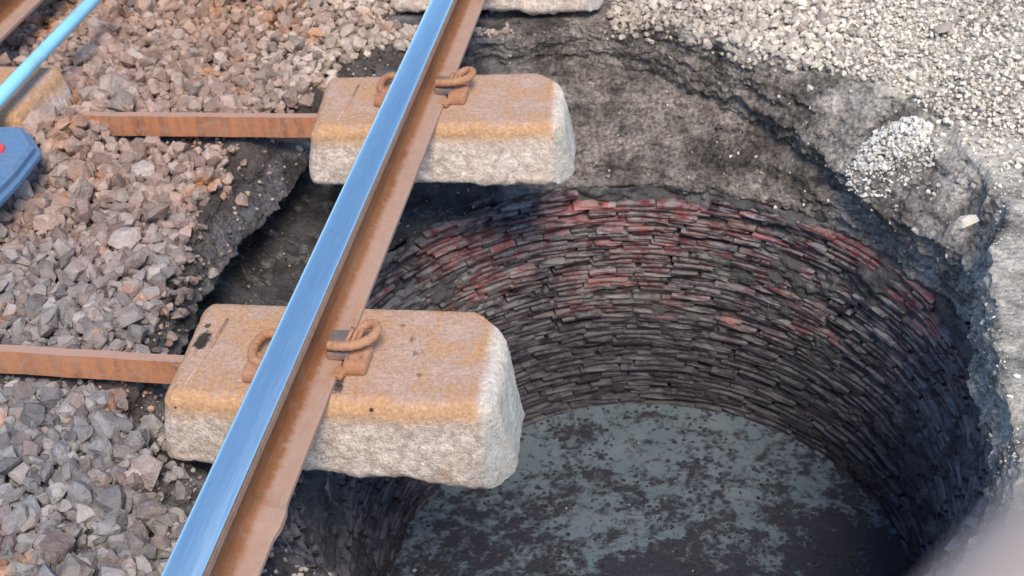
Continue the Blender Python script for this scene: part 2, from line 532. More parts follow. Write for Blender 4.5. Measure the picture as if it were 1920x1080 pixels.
def mat_brick():
    s = NB('shaft_brick')
    P = s.pos()
    r = s.rnd()
    r2 = s.math('FRACT', s.math('MULTIPLY', r, 7.7))
    ang = s.mapping(P, (1, 1, 2.2))
    reg = s.noise(2.6, 4, 0.6, ang)
    mud = s.math('ADD', s.math('MULTIPLY', s.noise(13, 5, 0.7, ang), 0.6), s.math('MULTIPLY', s.noise(40, 4, 0.7, s.mapping(P, (0.5, 0.5, 2.5))), 0.4))
    fine = s.noise(130, 4, 0.7)
    z = s.sep(P, 2)
    red = s.mix(r2, (0.15, 0.040, 0.040), (0.36, 0.100, 0.085))
    plum = s.mix(r2, (0.032, 0.026, 0.036), (0.088, 0.070, 0.086))
    # redder on the upper courses
    streak = s.noise(34, 4, 0.7, s.mapping(P, (0.35, 0.35, 3.0)))
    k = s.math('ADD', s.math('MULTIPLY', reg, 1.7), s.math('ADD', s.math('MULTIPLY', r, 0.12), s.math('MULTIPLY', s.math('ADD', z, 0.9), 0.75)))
    k = s.math('ADD', k, s.math('MULTIPLY', s.math('SUBTRACT', streak, 0.5), 1.3))
    k = s.math('ADD', k, s.math('MULTIPLY', s.math('MINIMUM', s.math('SUBTRACT', s.sep(P, 1), 1.25), 0.1), 0.55))
    c = s.mix(s.math('MULTIPLY', s.ss(k, 0.96, 1.34), 0.8), plum, red)
    grey = s.mix(fine, (0.14, 0.14, 0.138), (0.38, 0.38, 0.37))
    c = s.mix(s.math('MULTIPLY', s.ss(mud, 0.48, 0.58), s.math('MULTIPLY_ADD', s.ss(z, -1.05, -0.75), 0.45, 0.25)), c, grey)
    c = s.mix(s.math('MULTIPLY', s.ss(s.math('ADD', z, s.math('MULTIPLY', reg, 0.3)), -0.66, -0.98), 0.85), c, s.mix(fine, (0.014, 0.014, 0.022), (0.075, 0.070, 0.088)))  # shade of the deep shaft painted into the lower bricks
    c = s.mix(s.math('MULTIPLY', s.ss(mud, 0.47, 0.37), 0.85), c, (0.022, 0.021, 0.025))
    c = s.scale(c, s.math('MULTIPLY', s.math('MULTIPLY_ADD', fine, 1.0, 0.5), s.math('MULTIPLY_ADD', r2, 0.9, 0.55)))
    s.bump(s.math('ADD', fine, s.math('MULTIPLY', mud, 2)), 0.6, 0.005)
    ledge = s.t.nodes.new('ShaderNodeNewGeometry')
    upf = s.sep(ledge.outputs['Normal'], 2)
    dust = s.math('MULTIPLY', s.ss(upf, 0.25, 0.8), s.ss(s.noise(24, 4, 0.7), 0.42, 0.58))  # dust here is painted glint: sky light on upward ledges put into the colour
    lowk = s.ss(z, -1.15, -0.7)
    c = s.mix(s.math('MULTIPLY', dust, s.math('MULTIPLY_ADD', lowk, 0.32, 0.20)), c, (0.36, 0.36, 0.36))
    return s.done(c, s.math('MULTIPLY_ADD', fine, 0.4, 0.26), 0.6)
M_BRICK = mat_brick()

def mat_mortar():
    s = NB('shaft_mortar')
    P = s.pos()
    n = s.noise(30, 5, 0.7)
    n2 = s.noise(120, 3, 0.7)
    n3 = s.noise(9, 4, 0.65)
    c = s.mix(n, (0.028, 0.026, 0.030), (0.17, 0.165, 0.165))
    c = s.mix(s.math('MULTIPLY', s.ss(n3, 0.5, 0.62), 0.6), c, s.mix(n2, (0.13, 0.13, 0.125), (0.34, 0.34, 0.33)))
    c = s.mix(s.ss(s.math('ADD', s.sep(P, 2), s.math('MULTIPLY', n3, 0.4)), -0.75, -0.98), c, s.mix(n, (0.018, 0.017, 0.021), (0.07, 0.068, 0.075)))  # same painted shaft shade, darkening the lower mortar
    s.bump(s.math('ADD', n, n2), 0.8, 0.01)
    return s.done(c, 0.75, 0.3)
M_MORTAR = mat_mortar()

def mat_water():
    s = NB('murky_water')
    P = s.pos()
    n1 = s.noise(3.4, 4, 0.62, dist=0.6)
    n2 = s.noise(22, 5, 0.7, dist=0.4)
    n3 = s.noise(60, 3, 0.6)
    v = s.math('ADD', s.math('MULTIPLY', n1, 0.85), s.math('ADD', s.math('MULTIPLY', n2, 1.15), s.math('MULTIPLY', n3, 0.35)))
    x = s.sep(P, 0); y = s.sep(P, 1)
    v = s.math('SUBTRACT', v, s.math('MULTIPLY', s.math('SUBTRACT', y, 0.92), 0.24))
    v = s.math('ADD', v, s.math('MULTIPLY', s.math('SUBTRACT', x, 0.6), 0.16))
    spot = s.math('MULTIPLY', s.ss(s.vor(38, s.mapping(P, (1, 1, 1))), 0.34, 0.22), s.ss(n1, 0.40, 0.52))
    v = s.math('ADD', v, s.math('MULTIPLY', spot, 0.28))
    scum = s.ss(v, 1.05, 1.27)
    pale = s.mix(s.noise(9, 3), (0.090, 0.125, 0.148), (0.165, 0.205, 0.235))
    dk = s.mix(n3, (0.012, 0.013, 0.021), (0.045, 0.045, 0.058))
    c = s.mix(scum, pale, dk)
    s.bump(s.math('MULTIPLY', scum, s.math('ADD', n3, n2)), 0.5, 0.006)
    return s.done(c, s.math('MULTIPLY_ADD', scum, 0.5, 0.10), 0.5)
M_WATER = mat_water()

def mat_debris():
    s = NB('floating_debris')
    r = s.rnd()
    c = s.mix(s.ss(r, 0.7, 1.0), (0.022, 0.018, 0.02), (0.10, 0.075, 0.06))
    c = s.mix(s.ss(r, 0.985, 0.99), c, (0.35, 0.35, 0.35))
    return s.done(c, 0.8, 0.3)
M_DEBRIS = mat_debris()

def simple(name, col, rough, var=0.25, scale=30, spec=0.4, dirt=None, bump=0.15):
    s = NB(name)
    P = s.obj()
    n = s.noise(scale, 5, 0.6, P)
    n2 = s.noise(scale * 0.25, 4, 0.6, P)
    c = s.scale(col if isinstance(col, tuple) else col, s.math('MULTIPLY_ADD', n, var * 2, 1 - var))
    if dirt:
        c = s.mix(s.math('MULTIPLY', s.ss(n2, 0.5, 0.7), 0.6), c, dirt)
    s.bump(n, bump, 0.002)
    return s.done(c, rough, spec)
M_POLE = simple('cyan_paint', (0.30, 0.70, 0.90), 0.36, 0.10, 40, 0.5, (0.26, 0.46, 0.58))
M_CASE = simple('blue_plastic', (0.115, 0.215, 0.36), 0.6, 0.28, 60, 0.45, (0.17, 0.23, 0.32), 0.35)
M_RED = simple('red_plastic', (0.72, 0.075, 0.085), 0.35, 0.08, 30)
M_TUBE = simple('pinkish_grey_paint', (0.50, 0.40, 0.355), 0.55, 0.1, 20, 0.3)

# ------------------------------------------------------------------ ground with the collapsed hole
TH = np.radians([0, 10, 20, 30, 40, 50, 60, 69, 78, 85, 93, 101, 110, 118, 127, 137, 145, 152, 160, 170, 180, 192, 201, 210, 221, 230, 240, 252, 270, 290, 305, 315, 324, 335, 349])
#       outer rim where the gravel ends
RO = [.84, .885, .975, 1.05, 1.12, 1.19, 1.165, 1.17, 1.23, 1.32, 1.40, 1.47, 1.50, 1.50, 1.47, 1.42, 1.31, 1.26, 1.27, 1.20, 1.15, 1.14, 1.18, 1.24, 1.25, 1.24, 1.25, 1.27, 1.28, 1.26, 1.22, 1.12, 1.03, .915, .83]
#       lip of the shelf
RL = [.85, .89, .91, .88, .86, .90, .97, 1.08, 1.20, 1.27, 1.38, 1.44, 1.46, 1.46, 1.36, 1.24, 1.16, 1.12, 1.10, 1.085, 1.08, 1.10, 1.14, 1.15, 1.14, 1.13, 1.13, 1.13, 1.13, 1.13, 1.12, 1.06, 1.0, .91, .845]
ZL = [-.23, -.25, -.27, -.29, -.31, -.31, -.30, -.28, -.26, -.25, -.24, -.22, -.20, -.20, -.20, -.20, -.20, -.21, -.22, -.22, -.22, -.22, -.21, -.21, -.21, -.21, -.21, -.22, -.22, -.22, -.22, -.22, -.22, -.22, -.22]
def per(tab):
    T = np.concatenate([TH - 2 * np.pi, TH, TH + 2 * np.pi]); Y = np.tile(tab, 3)
    def f(t):
        # light smoothing of the polyline
        return (np.interp(t - .05, T, Y) + 2 * np.interp(t, T, Y) + np.interp(t + .05, T, Y)) / 4
    return f
fRO, fRL, fZL = per(RO), per(RL), per(ZL)
def brick_top(t):
    d = np.degrees(t) % 360
    return np.interp(d, [0, 12, 32, 188, 212, 320, 345, 360], [-.40, -.45, -.50, -.50, -.37, -.37, -.38, -.40])
def bulge(t, z):
    """the shaft is out of round towards the near side"""
    d = np.degrees(t) % 360
    b = np.interp(d, [0, 180, 192, 222, 300, 325, 345, 360], [.0, 0, .01, .125, .125, .05, .01, 0])
    return b * (1 - .75 * np.clip((z + .4) / -.9, 0, 1))
def rim_wobble(t):
    p = np.stack([np.cos(t) * 1.0, np.sin(t) * 1.0, t * 0], -1)
    return 0.042 * fbm(p, 4.0, 4) + 0.034 * fbm(p + 5, 13.0, 4)
def base_h(x, y):
    p = np.stack([x, y, x * 0 + .3], -1)
    h = -0.135 + 0.022 * fbm(p, 1.7, 3) + 0.008 * fbm(p, 9, 3)
    h = h + 0.085 * np.exp(-((x + 1.05) ** 2 / .016 + (y - 1.15) ** 2 / .008))
    h = h - 0.03 * np.exp(-((x + 0.2) ** 2) / 0.05) * (y < .9)
    h = h - .06 * np.clip((x + .42) / .1, 0, 1) * np.clip((.62 - x) / .1, 0, 1) * np.clip((y - 1.9) / .12, 0, 1) * np.clip((2.6 - y) / .1, 0, 1)
    far = np.clip((np.hypot(x, y) - 3) / 10, 0, 1)
    return h - far * 0.04
def ground_z(x, y):
    dx, dy = x - CX, y - CY
    t = np.arctan2(dy, dx) % (2 * np.pi); r = np.hypot(dx, dy)
    w = rim_wobble(t)
    ro, rl, zl = fRO(t) + w, fRL(t) + w * .8, fZL(t)
    ro = np.maximum(ro, rl + .012)
    u = np.clip((ro - r) / (ro - rl), 0, 1)
    h = base_h(x, y)
    return h * (1 - u) + zl * u, (r - ro), (r - rl)

def build_ground():
    NT = 960
    t = np.linspace(0, 2 * np.pi, NT, endpoint=False)
    w = rim_wobble(t)
    ro, rl, zl = fRO(t) + w, fRL(t) + w * .8, fZL(t)
    ro = np.maximum(ro, rl + .012)
    leftness = np.clip((np.cos(t - np.radians(185)) - .3) / .5, 0, 1)      # the undercut side
    under = .03 + .13 * leftness
    right_uc = np.exp(-((t - np.radians(45)) / .22) ** 2)
    rows_r = []; rows_z = []; amp = []
    def seg(ra, za, rb, zb, n, a, ease=False):
        for k in range(n):
            u = k / n
            if ease:
                u = u * u * (3 - 2 * u)
            rows_r.append(ra * (1 - u) + rb * u); rows_z.append(za * (1 - u) + zb * u); amp.append(a)
    one = np.ones(NT)
    zu = zl - .09 - .04 * leftness
    ru = rl + under * leftness + .05 * right_uc
    rb = .925 * one
    rmid = np.maximum(rl * .45 + rb * .55, rb + .02)
    # from the shaft up and out
    zt = brick_top(t)
    rb = .925 + .1625 * (zt + .5) + bulge(t, zt)
    up = np.clip((zt + .5) / .2, 0, 1)
    rmid = np.maximum(rl * .45 + rb * .55, rb + .015)
    zu = np.maximum(zu, zt + .02); zm = np.minimum(zt + .07, (zt + zu) / 2 + .012)
    zm = np.where(up > .3, (zt + zu) / 2, zm)
    seg(rb + .09, -1.42 * one, rb + .03, zt - .03, 6, 0)
    seg(rb + .02, zt - .03, rb, zt, 5, .2)
    seg(rb, zt, rmid, zm - .02 * leftness * (1 - up), 26, 1.0)
    seg(rmid, zm - .02 * leftness * (1 - up), ru, zu, 26, 1.0)
    seg(ru, zu, rl, zl - .012, 22, .9)
    seg(rl, zl - .012, rl + .012, zl, 4, .8)
    xo = CX + ro * np.cos(t); yo = CY + ro * np.sin(t)
    seg(rl + .012, zl, np.maximum(ro, rl + .014), base_h(xo, yo), 40, .8)
    rows_r.append(np.maximum(ro, rl + .014)); rows_z.append(base_h(xo, yo)); amp.append(.5)
    r0 = rows_r[-1]
    for k in range(1, 70):
        u = k / 69
        rr = r0 * (1 - u) + 2.9 * u
        rows_r.append(rr); rows_z.append(base_h(CX + rr * np.cos(t), CY + rr * np.sin(t))); amp.append(.3)
    for k in range(1, 34):
        rr = 2.9 * (1.135 ** k) * one
        rows_r.append(rr); rows_z.append(base_h(CX + rr * np.cos(t), CY + rr * np.sin(t))); amp.append(0.)
    Rr = np.array(rows_r); Z = np.array(rows_z); A = np.array(amp)[:, None]
    X = CX + Rr * np.cos(t); Y = CY + Rr * np.sin(t)
    p = np.stack([X, Y, Z * 1.0], -1)
    ps = np.stack([X, Y, Z * 6.0], -1)
    d1 = fbm(p, 9, 4); d2 = fbm(p + 3, 34, 3); d3 = fbm(ps + 9, 7, 4); cl = fbm(p + 7, 90, 2)
    dr = A * (0.026 * d1 + 0.015 * d2 + 0.026 * d3 + .007 * cl)
    dz = A * (0.016 * fbm(p + 11, 9, 4) + 0.011 * fbm(p + 13, 36, 3) + .006 * cl)
    # terraces: slumped steps running along the back and the right of the slope
    ter = np.abs(fbm(np.stack([np.cos(t) * np.ones_like(Rr), np.sin(t) * np.ones_like(Rr), Rr * 5.5], -1), 1.6, 3))
    backness = np.clip((np.cos(t - np.radians(60)) - .1) / .5, 0, 1)
    dz = dz - A * .022 * backness * np.exp(-(ter / .07) ** 2)
    Rr2 = Rr + dr
    X = CX + Rr2 * np.cos(t); Y = CY + Rr2 * np.sin(t); Z = Z + dz
    n = Rr.shape[0]
    co = np.stack([X, Y, Z], -1).reshape(-1, 3)
    i = np.arange(n - 1)[:, None] * NT; j = np.arange(NT)[None]; j2 = (j + 1) % NT
    q = np.stack([i + j, i + NT + j, i + NT + j2, i + j2], -1).reshape(-1, 4)[:, ::-1]
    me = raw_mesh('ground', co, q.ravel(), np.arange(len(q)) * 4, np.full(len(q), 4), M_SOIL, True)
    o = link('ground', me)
    o['kind'] = 'structure'
    global SLOPE
    SLOPE = np.stack([X, Y, Z], -1)[11:140].reshape(-1, 3)
    return o
ground = build_ground()

# ------------------------------------------------------------------ brick shaft
ZT, ZW = -.50, -1.30
def shaft_at(z):
    u = (z - ZT) / (ZW - ZT)
    return CX + .07 * u, CY + 0.0 * u, .90 - .13 * u
shaft = thing('brick_shaft', 'old round shaft lined with thin dark red bricks below the hanging track', 'well', (CX, CY, ZW - .1))
bpy.context.view_layer.update()
def build_mortar():
    NT, NZ = 900, 170
    t = np.linspace(0, 2 * np.pi, NT, endpoint=False)
    zs = np.linspace(0, 1, NZ)
    zt = brick_top(t)
    V = []
    for u in zs:
        z = (zt + .004) * (1 - u) + (ZW - .1) * u
        cx, cy, r = shaft_at(z)
        r = r + bulge(t, z)
        V.append(np.stack([cx + (r + .016) * np.cos(t), cy + (r + .016) * np.sin(t), z], -1))
    V = np.array(V)
    Vs = V * np.array([1, 1, 2.0])
    d = .050 * fbm(Vs, 6, 4) + .020 * fbm(Vs, 26, 3) + .006 * fbm(V, 90, 2)
    V[..., 0] += d * np.cos(t); V[..., 1] += d * np.sin(t)
    V[..., 0] -= CX; V[..., 1] -= CY; V[..., 2] -= (ZW - .1)
    i = np.arange(NZ - 1)[:, None] * NT; j = np.arange(NT)[None]; j2 = (j + 1) % NT
    q = np.stack([i + j, i + NT + j, i + NT + j2, i + j2], -1).reshape(-1, 4)
    me = raw_mesh('mortar', V.reshape(-1, 3), q.ravel(), np.arange(len(q)) * 4, np.full(len(q), 4), M_MORTAR, True)
    link('mortar', me, shaft)
build_mortar()

def brick_protos(n, seed):
    """box x: length, y: depth (outer face at y=0, -y into the wall), z: height; unit sized with worn front edges"""
    r = random.Random(seed)
    out = []
    for k in range(n):
        c = 0.10
        V = []
        # back rectangle, front ring, front face ring (chamfer)
        for (x, z) in ((-.5, -.5), (.5, -.5), (.5, .5), (-.5, .5)):
            V.append((x, -1.0, z))
        for (x, z) in ((-.5, -.5), (.5, -.5), (.5, .5), (-.5, .5)):
            V.append((x * r.uniform(.985, 1), -.22 + r.uniform(-.12, .08), z * r.uniform(.86, 1.05)))
        mids = []
        for (x, z) in ((-.5, -.5), (-.1, -.5), (.5, -.5), (.5, .5), (.1, .5), (-.5, .5)):
            V.append((x * r.uniform(.96, 1.0), r.uniform(-.08, .08), z * r.uniform(.60, .92)))
        F = [(0, 1, 5), (0, 5, 4), (1, 2, 6), (1, 6, 5), (2, 3, 7), (2, 7, 6), (3, 0, 4), (3, 4, 7)]
        # ring 4,5,6,7 to 8..13
        F += [(4, 5, 9), (4, 9, 8), (5, 10, 9), (5, 6, 11), (5, 11, 10), (6, 7, 12), (6, 12, 11), (7, 13, 12), (7, 4, 8), (7, 8, 13)]
        F += [(8, 9, 12), (8, 12, 13), (9, 10, 11), (9, 11, 12)]
        out.append((np.array(V), np.array(F)))
    return out
BP = brick_protos(10, 5)
def brick_list():
    L = []
    z = -.28
    row = 0
    while z > ZW - .05:
        h = .0152
        u = row
        cx, cy, r = shaft_at(z)
        ln0 = .135 if row % 3 else .09
        n = int(2 * math.pi * r / ln0)
        ph = rng.uniform(0, 1)
        wob_a, wob_b = rng.uniform(0, 6.28), rng.uniform(0, 6.28)
        for k in range(n):
            t = 2 * math.pi * (k + ph + rng.normal(0, .06)) / n
            bt = float(brick_top(t))
            if z > bt or rng.random() < .06 + .45 * max(0, 1 - (bt - z) / .07):
                continue
            rk = r + float(bulge(t, z))
            ln = 2 * math.pi * rk / n * rng.uniform(.955, 1.0)
            zz = z - h / 2 + .004 * math.sin(t * 3 + 1) + rng.normal(0, .0012)
            rr = rk + rng.normal(0, .0048) + (.008 if rng.random() < .08 else 0) + .010 * math.sin(2 * t + 1.3)
            dirv = np.array([math.cos(t), math.sin(t), 0.])
            tan = np.array([-math.sin(t), math.cos(t), 0.])
            tl = rng.normal(0, .006)
            up = np.array([0, 0, 1.]) + tan * tl
            M = np.zeros((3, 4))
            M[:, 0] = tan * ln - np.array([0, 0, 1.]) * tl * ln
            M[:, 1] = -dirv * .05
            M[:, 2] = up * (h - .0026) * rng.uniform(.86, 1.04)
            M[:, 3] = np.array([cx, cy, zz]) + dirv * rr
            L.append(M)
        z -= h + .0014
        row += 1
    return np.array(L)
bricks = brick_list()
Mw = np.array(R3); Cw = np.array(CAM)
def project(P):
    q = (P - Cw) @ Mw
    d = -q[:, 2]
    return 960 + 2422.9 * q[:, 0] / d, 540 - 2422.9 * q[:, 1] / d, d

# ------------------------------------------------------------------ water at the bottom
def build_water():
    cx, cy, r = shaft_at(ZW)
    NT, NR = 160, 40
    t = np.linspace(0, 2 * np.pi, NT, endpoint=False)
    rr = np.linspace(.002, 1, NR)[:, None] * (r + .045 + bulge(t, ZW))
    X = cx + rr * np.cos(t); Y = cy + rr * np.sin(t)
    V = np.stack([X, Y, np.full_like(X, ZW)], -1)
    V[..., 2] += .0015 * fbm(V, 12, 3)
    i = np.arange(NR - 1)[:, None] * NT; j = np.arange(NT)[None]; j2 = (j + 1) % NT
    q = np.stack([i + j, i + NT + j, i + NT + j2, i + j2], -1).reshape(-1, 4)
    me = raw_mesh('water', V.reshape(-1, 3), q.ravel(), np.arange(len(q)) * 4, np.full(len(q), 4), M_WATER, True)
    o = link('water', me)
    o['kind'] = 'structure'
build_water()

# ------------------------------------------------------------------ rails
def rail_profile():
    """closed half-profile points (x,z) counter-clockwise, right side from the bottom; z=0 the foot, z=.150 the head"""
    R_ = [(.070, 0), (.070, .010), (.066, .0135), (.045, .0165), (.024, .0215), (.012, .033), (.0085, .05), (.0085, .095), (.012, .106), (.024, .112), (.034, .116), (.0355, .120), (.0358, .136)]
    T_ = [(.0345, .1418), (.0315, .1452), (.025, .1478), (.014, .1497), (0, .1504)]
    return R_, T_
def build_rail(x0, y0, y1, label, weld=None):
    root = thing('rail', label, 'rail', (x0, y0, 0), 'rails of the track')
    R_, T_ = rail_profile()
    ys = [y0, -2.0]
    ys += list(np.arange(-1.2, 4.0, .02)) + [6, y1]
    body = [(-x, z) for x, z in reversed(R_)]
    body = R_ + [(.0345, .1420)] + [(-.0345, .1420)] + body
    n = len(body)
    V = []
    for y in ys:
        b = 0
        if weld is not None:
            b = math.exp(-((y - weld) / .035) ** 4) if abs(y - weld) < .3 else 0
        for k, (x, z) in enumerate(body):
            ns = 0
            s_ = 1
            dx = math.copysign(b * .007, x) if z < .06 else 0
            V.append((x + dx + ns, y - y0, z + (b * .004 if 0 < z < .06 else 0)))
    F = []
    for i in range(len(ys) - 1):
        for k in range(n):
            k2 = (k + 1) % n
            F.append((i * n + k, i * n + k2, (i + 1) * n + k2, (i + 1) * n + k))
    F.append(tuple(range(n))[::-1]); F.append(tuple((len(ys) - 1) * n + k for k in range(n)))
    mesh_obj('rail_body', V, F, M_RAIL, root)
    top = T_ + [(-x, z) for x, z in reversed(T_[:-1])]
    top = [(.0346, .1395)] + top + [(-.0346, .1395)]
    n = len(top)
    V = []; F = []
    for y in (y0 + .001, y1 - .001):
        for x, z in top:
            V.append((x * 1.012, y - y0, z + .0008))
    for k in range(n):
        k2 = (k + 1) % n
        F.append((k, k2, n + k2, n + k))
    F.append(tuple(range(n))[::-1]); F.append(tuple(n + k for k in range(n)))
    mesh_obj('running_surface', V, F, M_TOP, root, smooth=True)
    return root
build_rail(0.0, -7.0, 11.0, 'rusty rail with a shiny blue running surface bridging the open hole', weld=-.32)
build_rail(-1.505, -7.0, 11.0, 'second rusty rail, only its foot showing in the top left corner')

# ------------------------------------------------------------------ sleepers
def block_mesh(L, W_, H, taper, seed, drop=0.0, rr=.03, cut=.05):
    """rough concrete block with rounded shoulders; origin at the front left corner of its top"""
    nx, ny, nz = 84, 40, 26
    def axis(n, l):
        # dense near the edges
        u = np.linspace(0, 1, n)
        return l * (u - .35 * np.sin(2 * np.pi * u) / (2 * np.pi))
    X = axis(nx, L); Yv = axis(ny, W_); Zv = -axis(nz, H)
    idx = {}; V = []; F = []
    def vid(i, j, k):
        key = (i, j, k)
        if key not in idx:
            idx[key] = len(V)
            V.append((X[i], Yv[j], Zv[k]))
        return idx[key]
    for i in range(nx - 1):
        for j in range(ny - 1):
            F.append((vid(i, j, 0), vid(i + 1, j, 0), vid(i + 1, j + 1, 0), vid(i, j + 1, 0)))
            F.append((vid(i, j, nz - 1), vid(i, j + 1, nz - 1), vid(i + 1, j + 1, nz - 1), vid(i + 1, j, nz - 1)))
    for i in range(nx - 1):
        for k in range(nz - 1):
            F.append((vid(i, 0, k), vid(i, 0, k + 1), vid(i + 1, 0, k + 1), vid(i + 1, 0, k)))
            F.append((vid(i, ny - 1, k), vid(i + 1, ny - 1, k), vid(i + 1, ny - 1, k + 1), vid(i, ny - 1, k + 1)))
    for j in range(ny - 1):
        for k in range(nz - 1):
            F.append((vid(0, j, k), vid(0, j + 1, k), vid(0, j + 1, k + 1), vid(0, j, k + 1)))
            F.append((vid(nx - 1, j, k), vid(nx - 1, j, k + 1), vid(nx - 1, j + 1, k + 1), vid(nx - 1, j + 1, k)))
    V = np.array(V)
    # rounding: clamp to an inner box and push out by a radius
    r = rr
    lo = np.array([r, r, -H + r]); hi = np.array([L - r, W_ - r, -r])
    q = np.clip(V, lo, hi)
    d = V - q
    ln = np.linalg.norm(d, axis=1, keepdims=True)
    m = np.abs(d).max(1, keepdims=True)
    V = q + np.where(ln > 1e-9, d / np.maximum(ln, 1e-9) * r, 0)
    nrm = np.where(ln > 1e-9, d / np.maximum(ln, 1e-9), 0)
    dep = np.clip(-V[:, 2] / H, 0, 1)
    # plan corners at the free end are cut round
    V[:, 0] += taper * dep * np.clip(V[:, 0] / L * 2 - 1, -1, 1) ** 3
    V[:, 1] += .012 * dep * np.sign(V[:, 1] - W_ / 2) * (np.abs(V[:, 1] - W_ / 2) / (W_ / 2)) ** 3
    for cx_, sg in ((L, 1),):
        for cy_, sy, cut in ((0, -1, cut * .25), (W_, 1, cut * 1.15)):
            u = (sg * (V[:, 0] - cx_) + cut) ; v = (sy * (V[:, 1] - cy_) + cut)
            ov = np.clip((u + v - cut) , 0, None)
            V[:, 0] -= sg * ov * .5; V[:, 1] -= sy * ov * .5
    p = V + seed
    side = np.clip(dep * 6, .06, 1)
    disp = side * (.0060 * fbm(p, 11, 4) + .0038 * fbm(p, 55, 3)) + .0012 * fbm(p, 60, 3)
    V += nrm * disp[:, None]
    # ragged and sagging lower edge
    V[:, 2] += np.where(dep > .6, (dep - .6) / .4 * (.030 * fbm(p * np.array([1, 1, 0]), 10, 5, .65)), 0)
    V[:, 2] -= drop * dep * np.clip((V[:, 0] / L), 0, 1)
    return V, F
def add_block(parent, ox, oy, yaw, L, W_, H, taper, seed, mat, drop=0.0, flip=False, label=None, cut=.05):
    V, F = block_mesh(L, W_, H, taper, seed, drop, cut=cut)
    o = mesh_obj('concrete_block', V, F, mat, parent, smooth=True)
    o.location = (ox - parent.location.x, oy - parent.location.y, 0 - parent.location.z)
    o.rotation_euler = (0, 0, yaw)
    if flip:
        o.scale = (-1, 1, 1)
        o.data.flip_normals()
    if label:
        o['label'] = label
    return o
def add_bar(parent, x0, x1, yl, yr, zt, h):
    """rusty angle bar: upright web facing the camera, top flange going back"""
    prof = [(0, zt), (.024, zt), (.024, zt - .006), (.009, zt - .010), (.008, zt - h), (0, zt - h)]
    n = len(prof); V = []; F = []
    K = 40
    for k in range(K + 1):
        u = k / K; x = x0 * (1 - u) + x1 * u; y = yl * (1 - u) + yr * u
        wv = .0005 * math.sin(k * .9) + .0003 * math.sin(k * 2.1)
        for a, z in prof:
            V.append((x, y + a + wv, z + wv * .5))
    for i in range(K):
        for k in range(n):
            k2 = (k + 1) % n
            F.append((i * n + k2, i * n + k, (i + 1) * n + k, (i + 1) * n + k2))
    F.append(tuple(range(n))); F.append(tuple(K * n + k for k in reversed(range(n))))
    o = mesh_obj('tie_bar', V, F, M_BAR, parent)
    o.location = -Vector(parent.location)
    return o
def rounded_box(sx, sy, sz, b=.004):
    """box with chamfered edges, centred on x,y, z from 0"""
    import bmesh
    bm = bmesh.new()
    bmesh.ops.create_cube(bm, size=1)
    for v in bm.verts:
        v.co = (v.co.x * sx, v.co.y * sy, (v.co.z + .5) * sz)
    bmesh.ops.bevel(bm, geom=bm.edges[:], offset=b, segments=2, affect='EDGES', profile=.6)
    V = [v.co[:] for v in bm.verts]; F = [[v.index for v in f.verts] for f in bm.faces]
    bm.free()
    return V, F
def local(o, x, y, z, rz=0):
    p = o.parent
    o.location = (x - p.location.x, y - p.location.y, z - p.location.z)
    o.rotation_euler = (0, 0, rz)
def add_fastener(parent, xr, yc, side, style, yaw=0.0):
    """spring clip with its shoulder and insulator; side +1 right of the rail, -1 left"""
    V, F = rounded_box(.052, .078, .030, .011)
    sh = mesh_obj('clip_shoulder', V, F, M_CLIP, parent)
    local(sh, xr + side * .104, yc - .028, 0.0, yaw)
    V, F = rounded_box(.050, .082, .020, .005)
    pad = mesh_obj('insulator_pad', V, F, M_PAD, parent)
    local(pad, xr + side * .060, yc + .004, .0155, yaw + .08)
    if side > 0:
        pts = [(.046, -.034, .050), (.075, -.040, .054), (.108, -.036, .056), (.138, -.012, .056), (.150, .022, .056), (.142, .050, .054),
               (.122, .058, .050), (.104, .046, .044), (.098, .018, .036), (.097, -.012, .028)]
    else:
        pts = [(-.050, -.030, .046), (-.085, -.040, .050), (-.118, -.034, .050), (-.136, -.004, .050), (-.138, .040, .050), (-.128, .076, .048),
               (-.104, .086, .046), (-.088, .066, .040), (-.092, .02, .030)]
    K = .84 if side > 0 else .80
    pts = [(.030 * side + (x - .030 * side) * (K + .06), y * K, z * (1 if side > 0 else .62)) for x, y, z in pts]
    P = smooth_path(pts, 6)
    V, F = tube_mesh(P, [.0108 + .0007 * math.sin(k * 1.9) for k in range(len(P))], 12)
    cl = mesh_obj('spring_clip', V, F, M_CLIP, parent, smooth=True)
    local(cl, xr, yc, 0, yaw)
    if side > 0:
        for k in range(3):
            V, F = tube_mesh([(0, 0, 0), (.004, .03, .004), (.002, .045, 0)], .0045, 8)
            f = mesh_obj('clip_finger', V, F, M_CLIP, parent, smooth=True)
            local(f, xr + .078 + k * .011, yc - .008 + k * .002, .046, yaw)
        V, F = rounded_box(.026, .034, .012, .003)
        f = mesh_obj('foot_wedge', V, F, M_CLIP, parent)
        local(f, xr + .074, yc - .070, .006, yaw - .3)
GS = 'twin-block sleepers under the track'
def sleeper(y, label, yawr, L, W_, H, taper, seed, ox, drop, mat, bar, yl_block, bar_y, cut=.085):
    s = thing('twin_block_sleeper', label, 'sleeper', (-.75, y, -H), GS)
    add_block(s, ox, y, yawr, L, W_, H, taper, seed, mat, drop, cut=cut)
    add_block(s, bar, yl_block, 0.0, .66, .315, .18, .03, seed + 5, M_CONC2, 0, flip=True)
    add_bar(s, bar - .05, ox + .06, bar_y[0], bar_y[1], -.034, .066)
    return s
s1 = sleeper(0.0, 'near concrete sleeper with dark pits, its pale rough end hanging over the brick shaft', math.radians(2.2), .706, .335, .192, .036, 1.3, -.292, .045, M_CONC, -1.21, 0.0, (.147, .147))
